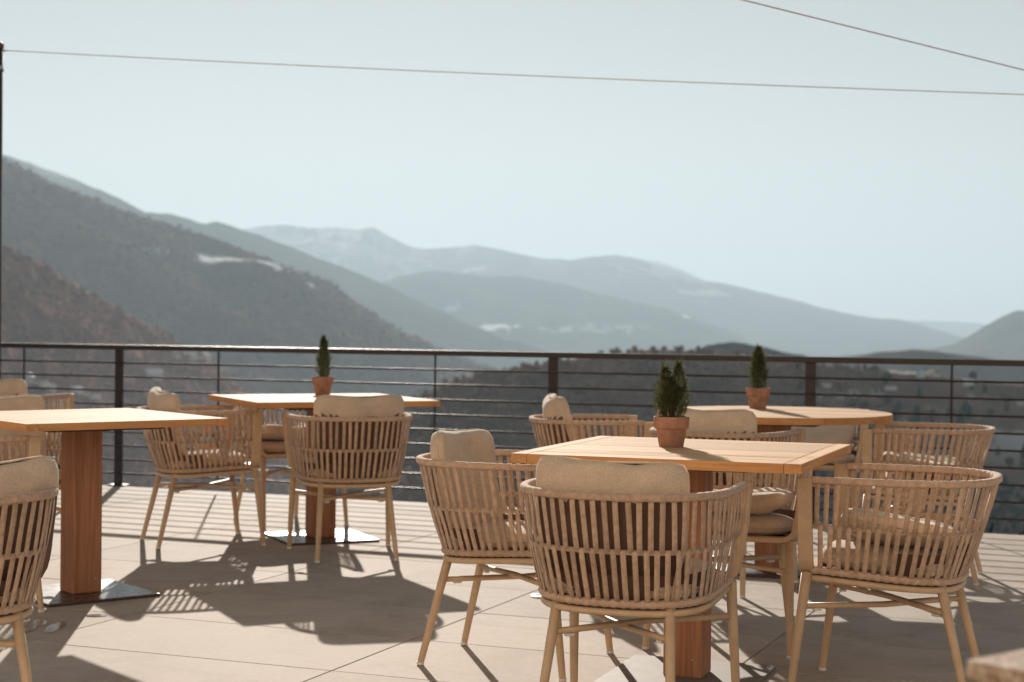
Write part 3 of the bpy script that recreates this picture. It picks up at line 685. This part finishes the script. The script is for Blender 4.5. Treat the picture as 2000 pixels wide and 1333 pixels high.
for s in (1, -1):
    LEGS.append((leg_me((s * FXc, FYc, 0.006), (s * (FXc - 0.012), FYc - 0.047, 0.402), 0.0115, 0.0165), (s * FXc, FYc)))
    LEGS.append((leg_me((s * RXc, RYc, 0.006), (s * (RXc - 0.03), RYc + 0.09, 0.378), 0.0115, 0.0155), (s * RXc, RYc)))
CAP = lathe_mesh('foot_cap', [(0.0, 0.0), (0.0115, 0.0), (0.0128, 0.002), (0.0128, 0.011), (0.0, 0.011)], 14); CAP.materials.append(M['cap'])
STR = []; PADS = []
def leg_at(s, rear, z):
    if rear: f = z / 0.378; return Vector((s * (RXc - 0.03 * f), RYc + 0.09 * f, z))
    f = z / 0.402; return Vector((s * (FXc - 0.012 * f), FYc - 0.047 * f, z))
for s, dz in ((1, 0.0), (-1, 0.012)):
    a, b = leg_at(s, False, 0.296), leg_at(-s, True, 0.29); mid = (a + b) / 2 + Vector((0, 0, 0.008 if s > 0 else -0.008))
    me = tube_mesh('stretcher', [a, a.lerp(mid, .5), mid, mid.lerp(b, .5), b], 0.0095, 10); me.materials.append(M['frame']); STR.append(me)
    for q in (a.lerp(b, 0.09), a.lerp(b, 0.91)):
        ang = math.atan2((b - a).y, (b - a).x)
        pm = box_mesh('stacking_pad', 0.028, 0.014, 0.008, 0.002, 1); pm.transform(Matrix.Translation(q + Vector((0, 0, -0.0125))) @ Matrix.Rotation(ang, 4, 'Z')); pm.materials.append(M['cap']); PADS.append((me, pm))
def seat_panel():
    P = [on(BOTC, BOTD, i / 59) * 0.97 for i in range(60)]; V = [(x, y, botz(y) - 0.008) for x, y in P] + [(x, y, botz(y) - 0.014) for x, y in P]
    Fc = [tuple(range(60)), tuple(range(119, 59, -1))] + [(i, 60 + i, 60 + (i + 1) % 60, (i + 1) % 60) for i in range(60)]
    me = mesh('seat_sling', V, Fc, False); me.materials.append(M['seat']); return me
SEATP = seat_panel()
# dark sheet standing in for shade in the lower strap gaps
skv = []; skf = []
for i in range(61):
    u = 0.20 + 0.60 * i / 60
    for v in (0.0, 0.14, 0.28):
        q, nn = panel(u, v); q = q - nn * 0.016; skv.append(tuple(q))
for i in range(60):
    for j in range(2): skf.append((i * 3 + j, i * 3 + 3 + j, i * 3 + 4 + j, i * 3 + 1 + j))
SHADE_SHEET = mesh('gap_shade_sheet', skv, skf); SHADE_SHEET.materials.append(M['gap_shade'])
def cushion_mesh(name, w, h, t, p=4.5, prof=2.6, nth=56, nr=12, wav=0.0, seed=0, taper=0.0, bend=0.0, gap_shade=False):
    """soft cushion lying in the XY plane, thickness along Z"""
    V = []; Fc = []
    for side in (1, -1):
        for j in range(nr + 1):
            rho = math.sin(0.5 * math.pi * j / nr)
            for i in range(nth):
                a = 2 * math.pi * i / nth; c, s = math.cos(a), math.sin(a)
                k = (abs(c) ** p + abs(s) ** p) ** (-1 / p)
                x, y = rho * k * c, rho * k * s
                z = side * (max(0.0, 1 - rho ** prof)) ** (1 / prof)
                X, Y = x * w / 2 * (1 - taper * (y - 0.0)), y * h / 2
                nz = float(fbm(np.array(X * 9 + seed * 3.1), np.array(Y * 9 + side), 3))
                Z = z * t / 2 * (1 + wav * nz * 1.6)
                if y > 0: Y -= wav * 0.045 * (1 - min(1, abs(x)) ** 2) * y * (0.6 + nz)
                V.append((X, Y, Z - bend * x * x - bend * .3 * y * y))
    row = nth
    for sd_ in range(2):
        base = sd_ * (nr + 1) * nth
        for j in range(nr):
            for i in range(nth):
                i2 = (i + 1) % nth
                q = (base + j * row + i, base + j * row + i2, base + (j + 1) * row + i2, base + (j + 1) * row + i)
                Fc.append(q if sd_ == 1 else q[::-1])
    me = bpy.data.meshes.new(name); me.from_pydata(V, [], Fc)
    bm = bmesh.new(); bm.from_mesh(me); bmesh.ops.remove_doubles(bm, verts=bm.verts, dist=1e-5); bmesh.ops.recalc_face_normals(bm, faces=bm.faces); bm.to_mesh(me); bm.free()
    me.polygons.foreach_set('use_smooth', [True] * len(me.polygons)); me.materials.append(M['fabric'])
    if gap_shade:
        me.materials.append(M['gap_shade'])
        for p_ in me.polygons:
            if p_.normal.z > 0.25 and p_.center.y < h * 0.23: p_.material_index = 1  # shade behind the straps painted on the lower back faces
    return me
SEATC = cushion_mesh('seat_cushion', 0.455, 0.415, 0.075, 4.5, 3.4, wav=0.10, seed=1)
PILS = [cushion_mesh('back_cushion', 0.43, 0.365, 0.100, 8.0, 3.2, wav=0.24, seed=s, taper=-0.05, bend=0.045, gap_shade=True) for s in (2, 5, 9, 13)]
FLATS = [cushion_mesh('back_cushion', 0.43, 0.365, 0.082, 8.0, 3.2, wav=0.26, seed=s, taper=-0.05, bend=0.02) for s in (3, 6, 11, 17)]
def pillow_welt(me, n):
    # welt along the seam: the widest ring of the cushion
    rim_v = [v.co.copy() for v in me.vertices]
    best = {}
    for c in rim_v:
        a = math.atan2(c.y / .365, c.x / .43); k = int((a + math.pi) / (2 * math.pi) * n) % n; r = math.hypot(c.x, c.y)
        if k not in best or r > best[k][0]: best[k] = (r, c)
    path = [best[k][1] for k in sorted(best)]
    V, Fc = sweep(path, circ(0.0026, 6), closed=True); w_ = mesh('welt', V, Fc); w_.materials.append(M['fabric']); return w_
WELT = {}
for m_ in PILS + FLATS: WELT[m_.name] = pillow_welt(m_, 56)
def piping(w, h, p=5.0):
    path = []
    for i in range(72):
        a = 2 * math.pi * i / 72; c, s = math.cos(a), math.sin(a); k = (abs(c) ** p + abs(s) ** p) ** (-1 / p)
        path.append((k * c * w / 2, k * s * h / 2, 0))
    V, Fc = sweep(path, circ(0.0022, 6), closed=True); me = mesh('piping', V, Fc); me.materials.append(M['fabric']); return me
PIP = piping(0.456, 0.416, 4.5)
def make_chair():
    t = empty('armchair')
    link('front_frame', FRONTF, None, t)
    for me, (x, y) in LEGS:
        l = link('leg', me, None, t); link('foot_cap', CAP, None, l, (x, y, 0.0005))
    for me in STR:
        s = link('stretcher', me, None, t)
        for m_, pm in PADS:
            if m_ == me: link('stacking_pad', pm, None, s)
    link('seat_rail', SEATRAIL, None, t); link('rim', RIM, None, t); link('middle_band', BAND, None, t); link('seat_rope', WRAP, None, t)
    for me in STRAPS: link('strap', me, None, t)
    link('seat_sling', SEATP, None, t); link('gap_shade_sheet', SHADE_SHEET, None, t)
    sc_ = link('seat_cushion', SEATC, None, t, (0, -0.005, 0.432), (R(3.0), 0, 0)); link('piping', PIP, None, sc_)
    return t
pil_i = [0]
def chair(pose, label, pil='up', tilt=0.0, sh=(0, 0), yaw=0.0, lean=12.0, ptop=0.0):
    t = make_chair()
    t.location = (pose[0], pose[1], 0); t.rotation_euler = (0, 0, pose[2])
    tag(t, label, 'chair', 'rope-backed armchairs on the terrace')
    me = (PILS if pil == 'up' else FLATS)[pil_i[0] % 4]; pil_i[0] += 1
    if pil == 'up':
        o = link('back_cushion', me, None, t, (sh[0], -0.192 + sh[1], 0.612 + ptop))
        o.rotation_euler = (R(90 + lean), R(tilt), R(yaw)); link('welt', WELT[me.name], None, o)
    elif pil == 'flat':
        o = link('back_cushion', me, None, t, (sh[0], 0.005 + sh[1], 0.511 + ptop))
        o.rotation_euler = (R(183 + lean), R(tilt), R(yaw)); link('welt', WELT[me.name], None, o)
    return t
chair((0.35, 4.854, -0.356), 'rope armchair pulled out from the shrub table, plump cushion showing above its rounded back', 'up', 1.0, (-0.012, 0.0), 0, 13, -0.015)
chair((0.02, 5.766, -1.933), 'rope armchair side-on to the shrub table, upright cushion leaning in back, near floor light', 'up', -2, (0.005, -0.028), -1, 11, -0.012)
chair((0.803, 6.174, 2.865), 'rope armchair between the shrub table and the round table, cushion lying flat on seat', 'flat', 0, (0, 0.015), 2, 0)
chair((1.201, 5.318, 1.19), 'empty-backed rope armchair across the shrub table from the upright cushion, loose cushion on seat', 'flat', 4, (0.0, -0.03), 10, 6)
chair((-1.607, 8.79, -1.15), 'rope armchair beside the slim conifer table, partly behind the bare table, cushion upright', 'up', 3, (0, -0.03), 0, 9, 0.0)
chair((-0.804, 8.375, 0.267), 'rope armchair with its rounded back and upright cushion before the slim conifer table', 'up', 0, (0.02, 0), 0, 13, 0.005)
chair((-1.286, 9.67, 3.716), 'rope armchair between the slim conifer table and the railing, cushion lying on its seat', 'flat', 0, (0, 0.02), -3, 3)
chair((0.941, 7.482, -0.48), 'rope armchair whose upright cushion peeks over the shrub table, facing the round table', 'up', 0, (-0.01, 0), 0, 13, 0.0)
chair((0.422, 8.279, -1.509), 'rope armchair in profile between the shrub table and railing, pale cushion in its back', 'up', 0, (0, 0.0), 0, 20, 0.012)
chair((1.902, 7.836, 1.257), 'rope armchair without upright cushion at the outer side of the round table', 'flat', 0, (0, -0.01), 5, 3)
chair((1.66, 9.27, 2.84), 'rope armchair between the round table and the railing, seen under the tabletop', 'up', 0, (0, 0.11), 0, 62, -0.065)
chair((-2.20, 6.66, -0.902), 'rope armchair tucked under the bare table, arm end showing beside its pillar', 'up', 0, (0, 0), 0, 12, 0.0)
chair((-2.26, 7.66, -2.472), 'rope armchair facing the bare table from the railing side, cushion top above the tabletop', 'up', 0, (0, 0), 0, 12, 0.0)
chair((-3.05, 10.28, -0.30), 'rope armchair next to the railing, turned towards the view behind the bare table', 'up', 0, (0, 0), 0, 12, 0.0)
chair((-1.545, 4.52, 0.64), 'rope armchair standing apart in front of the bare table, thick cushion over its rim', 'up', -3, (0.07, 0.02), 0, 14, -0.02)

# ------------------------------------------------------------------ potted shrubs
def mat_leaf(name, a, b):
    mt, n, bs = new_mat(name); c = coords(n)
    no = N(n, 'ShaderNodeTexNoise', Scale=55.0, Detail=3.0); n.links.new(c, no.inputs['Vector'])
    rp = ramp(n, [(0.35, a), (0.68, b)]); n.links.new(no.outputs[0], rp.inputs[0]); n.links.new(rp.outputs[0], bs.inputs['Base Color'])
    bs.inputs['Roughness'].default_value = 0.6; bs.inputs['Transmission Weight'].default_value = 0.0
    tr = N(n, 'ShaderNodeBsdfTranslucent'); n.links.new(rp.outputs[0], tr.inputs['Color'])
    ms = N(n, 'ShaderNodeMixShader'); ms.inputs[0].default_value = 0.45
    n.links.new(bs.outputs[0], ms.inputs[1]); n.links.new(tr.outputs[0], ms.inputs[2])
    n.links.new(ms.outputs[0], n.nodes['Material Output'].inputs['Surface'])
    return mt
M['needle'] = mat_leaf('dark_needles', (0.045, 0.055, 0.020), (0.16, 0.165, 0.060))
POT = lathe_mesh('pot', [(0.0, 0.0), (0.039, 0.0), (0.0405, 0.002), (0.0500, 0.058), (0.0502, 0.060), (0.0560, 0.061), (0.0575, 0.064), (0.0598, 0.097), (0.0585, 0.1005), (0.0545, 0.1005), (0.0530, 0.097), (0.0525, 0.086)], 40); POT.materials.append(M['terracotta'])
SOIL = lathe_mesh('soil', [(0.0, 0.091), (0.02, 0.0905), (0.04, 0.088), (0.0525, 0.086)], 24); SOIL.materials.append(M['soil'])
def sprig(V, Fc, p, d, L, wd):
    """one small shoot: a stem of many short needles"""
    d = d.normalized(); s = d.cross(Vector((random.uniform(-1, 1), random.uniform(-1, 1), 0.2))).normalized(); u = s.cross(d)
    nn = 7
    for i in range(nn):
        f = (i + 0.5) / nn; q = p + d * (L * f)
        a = i * 2.4 + random.uniform(-.4, .4)
        o = (s * math.cos(a) + u * math.sin(a)); tip = q + (o * 0.85 + d * 0.9).normalized() * wd * (1.15 - 0.5 * f) * random.uniform(.7, 1.2)
        w_ = d.cross(o).normalized() * 0.0011
        b = len(V); mid = q.lerp(tip, .5)
        V += [q, mid + w_, tip, mid - w_]; Fc.append((b, b + 1, b + 2, b + 3))
    b = len(V); V += [p - s * .0006, p + s * .0006, p + d * L * 1.1]; Fc.append((b, b + 1, b + 2))
def potted(loc, z, label, lobes, H, n, rz=0.0, name='potted_conifer'):
    t = tag(empty(name, (loc[0], loc[1], z), rz), label, 'plant', 'potted shrubs on the tables')
    link('pot', POT, None, t); link('soil', SOIL, None, t)
    V = []; Fc = []
    tot = sum(l[3] * l[2] for l in lobes)
    for (ox, oy, r0, h, base) in lobes:
        k = int(n * r0 * h / tot)
        for _ in range(k):
            f = random.random() ** 0.85; zz = base + h * f
            prof = (0.62 + 0.38 * min(1, f / 0.22)) * (1 - max(0, (f - 0.30) / 0.70) ** 1.7 * 0.93)
            lump = 1 + 0.16 * math.sin(f * 17 + ox * 90) + 0.10 * random.uniform(-1, 1)
            rr = r0 * prof * lump * math.sqrt(random.uniform(0.12, 1.0)); a = random.uniform(0, 2 * math.pi)
            p = Vector((ox + rr * math.cos(a), oy + rr * math.sin(a), zz))
            d = Vector((math.cos(a) * (0.25 + 0.5 * rr / r0), math.sin(a) * (0.25 + 0.5 * rr / r0), 1.0 + random.uniform(-.3, .4)))
            sprig(V, Fc, p, d, random.uniform(0.014, 0.028), random.uniform(0.006, 0.010))
        for _ in range(34):
            f = random.uniform(0.25, 0.98); a = random.uniform(0, 2 * math.pi); prof = 1 - max(0, (f - 0.30) / 0.70) ** 1.7 * 0.93
            p = Vector((ox + r0 * prof * .85 * math.cos(a), oy + r0 * prof * .85 * math.sin(a), base + h * f))
            for q in range(3): sprig(V, Fc, p + Vector((0, 0, .010 * q)), Vector((math.cos(a) * .35, math.sin(a) * .35, 1)), random.uniform(0.018, 0.034), 0.007)
    fo = link('foliage', mesh('foliage', V, Fc, False), M['needle'], t)
    Vs = []; Fs = []
    for (ox, oy, r0, h, base) in lobes:
        v2, f2 = sweep([(0, 0, 0.085), (ox * .6, oy * .6, base + h * .3), (ox, oy, base + h * .85)], circ(1, 6), radii=[0.0045, 0.003, 0.001]); o_ = len(Vs); Vs += v2; Fs += [tuple(i + o_ for i in f) for f in f2]
    link('stem', mesh('stem', Vs, Fs), M['bark'], t)
    return t
pp = at_z(1311, 873, 0.75); potted((pp.x, pp.y), 0.7502, 'small terracotta pot with a bushy dark shrub splitting into two tops', [(-0.024, 0, 0.032, 0.160, 0.094), (0.026, 0.006, 0.033, 0.172, 0.094), (0.0, -0.012, 0.046, 0.105, 0.090), (-0.004, 0.02, 0.030, 0.125, 0.092)], 0.16, 1900, 0.3, 'potted_shrub')
pp = at_z(1480, 798, 0.75); potted((pp.x, pp.y), 0.7502, 'small terracotta pot with a cone-shaped dark conifer on the round table', [(0, 0, 0.046, 0.195, 0.094), (0.008, 0, 0.03, 0.15, 0.094)], 0.2, 1500, 1.3)
pp = at_z(630, 772, 0.75); potted((pp.x, pp.y), 0.7502, 'small terracotta pot with a slim pointed conifer, tallest and narrowest of the three', [(-0.008, 0, 0.036, 0.215, 0.092)], 0.2, 1150, 2.2)

# ------------------------------------------------------------------ stone-topped table at the near corner
c0 = at_z(1885, 1289, 0.75)
e1 = (at_z(2000, 1267, 0.75) - c0); e1.z = 0; e1.normalize()
ang = math.atan2(e1.y, e1.x)
def mat_stone():
    mt, n, b = new_mat('speckled_stone'); c = coords(n)
    v1 = N(n, 'ShaderNodeTexVoronoi', Scale=170.0); n.links.new(c, v1.inputs['Vector'])
    n1 = N(n, 'ShaderNodeTexNoise', Scale=48.0, Detail=7.0, Roughness=0.8); n.links.new(c, n1.inputs['Vector'])
    rp = ramp(n, [(0.38, (0.07, 0.04, 0.028)), (0.47, (0.28, 0.18, 0.12)), (0.54, (0.42, 0.31, 0.22)), (0.64, (0.62, 0.54, 0.46))]); n.links.new(n1.outputs[0], rp.inputs[0])
    n.links.new(rp.outputs[0], b.inputs['Base Color']); bump(n, b, n1.outputs[0], 0.6, 0.002); b.inputs['Roughness'].default_value = 0.7
    return mt
M['stone'] = mat_stone()
st = tag(empty('stone_table', (c0.x, c0.y, 0), ang), 'speckled brown stone tabletop corner, rough edged, on slim legs', 'table')
link('top', box_mesh('top', 0.8, 0.8, 0.026, 0.003, 2, (0.4, -0.4, 0.737)), M['stone'], st)
for x in (0.12, 0.68):
    for y in (-0.12, -0.68): link('leg', box_mesh('leg', 0.04, 0.04, 0.723, 0.003, 1, (x, y, 0.3615)), M['steel'], st)

# ------------------------------------------------------------------ poles and wires
def pole(p, h, label, r=0.034):
    t = tag(empty('pole', (p[0], p[1], p[2])), label, 'pole', 'poles carrying the overhead wires')
    link('shaft', tube_mesh('shaft', [(0, 0, 0), (0, 0, h * 0.5), (0, 0, h)], r, 16), M['steel'], t)
    link('cap', lathe_mesh('cap', [(r * 1.12, -0.01), (r * 1.15, 0.0), (r * 1.15, 0.022), (r * .7, 0.036), (0, 0.04)], 16), M['copper'], t, (0, 0, h))
    link('hook', tube_mesh('hook', [(r, 0, h - 0.03), (r + .02, 0, h - 0.03), (r + 0.03, 0, h - 0.02)], 0.004, 8), M['screw'], t)
    link('clamp', lathe_mesh('clamp', [(r * 1.0, -0.02), (r * 1.14, -0.02), (r * 1.14, 0.02), (r, 0.02)], 16), M['screw'], t, (0, 0, h - 0.15))
    return t
pA = at_dist(-6, 92, 12.3); pole((pA.x, pA.y, 0), pA.z, 'dark metal pole with a copper cap standing behind the railing, wire tied on', 0.042)
pB = at_dist(2300, 195, 9.7); pole((pB.x, pB.y, 0), pB.z + 0.03, 'shorter dark metal pole where two overhead wires meet')
pB2 = at_dist(2300, 212, 9.7)
pC = at_dist(-2000, -860, 5.2); pole((pC.x, pC.y, 0), pC.z + 0.03, 'dark metal pole beside the terrace holding the rising wire')
def wire(a, b, sag, label, n=40):
    a, b = Vector(a), Vector(b); path = [a.lerp(b, i / n) - Vector((0, 0, sag * 4 * (i / n) * (1 - i / n))) for i in range(n + 1)]
    tag(link('overhead_wire', tube_mesh('overhead_wire', path, 0.0034, 6), M['wire']), label, 'wire')
wire((pA.x + 0.03, pA.y, at_dist(5, 99, 12.3).z), pB, 0.02, 'thin grey wire running level from the copper-capped pole across the sky')
wire(pB2, pC, 0.0, 'thin grey wire climbing away from the level wire')

# ------------------------------------------------------------------ wet patches and small floor fitting
def mat_water():
    mt, n, b = new_mat('water_film'); c = coords(n)
    b.inputs['Base Color'].default_value = (0.26, 0.22, 0.19, 1); b.inputs['Roughness'].default_value = 0.12
    no = N(n, 'ShaderNodeTexNoise', Scale=60.0, Detail=3.0); n.links.new(c, no.inputs['Vector']); bump(n, b, no.outputs[0], 0.2, 0.002)
    return mt
M['water'] = mat_water()
def puddle(px, py, rx, ry, seed, label):
    p = at_z(px, py, 0.0); V = [(0, 0, 0.0022)]; n_ = 40
    for i in range(n_):
        a = 2 * math.pi * i / n_; k = 1 + 0.45 * float(fbm(np.array(1.7 * math.cos(a) + seed), np.array(1.7 * math.sin(a) + seed), 3)); V.append((rx * k * math.cos(a), ry * k * math.sin(a), 0.0016))
    Fc = [(0, i + 1, (i + 1) % n_ + 1) for i in range(n_)]
    tag(link('puddle', mesh('puddle', V, Fc), M['water'], None, (p.x, p.y, 0)), label, 'puddle')
puddle(58, 1224, 0.045, 0.13, 1.3, 'larger shallow glinting puddle in the shade of the bare table')
puddle(104, 1228, 0.028, 0.12, 2.7, 'slim glinting puddle beside the larger one near the bare table')
puddle(188, 1203, 0.035, 0.035, 4.1, 'tiny wet spot in front of the bare table base plate')
fp = at_z(1060, 1166, 0.0)
fl = tag(empty('floor_spotlight', (fp.x, fp.y, 0.0)), 'small round steel floor light set into the tiles beside the shrub table', 'floor light')
link('ring', lathe_mesh('ring', [(0.030, 0.001), (0.030, 0.007), (0.050, 0.006), (0.053, 0.001)], 28), M['screw'], fl)
link('lens', lathe_mesh('lens', [(0.0, 0.006), (0.02, 0.0055), (0.030, 0.004)], 24), M['cap'], fl)
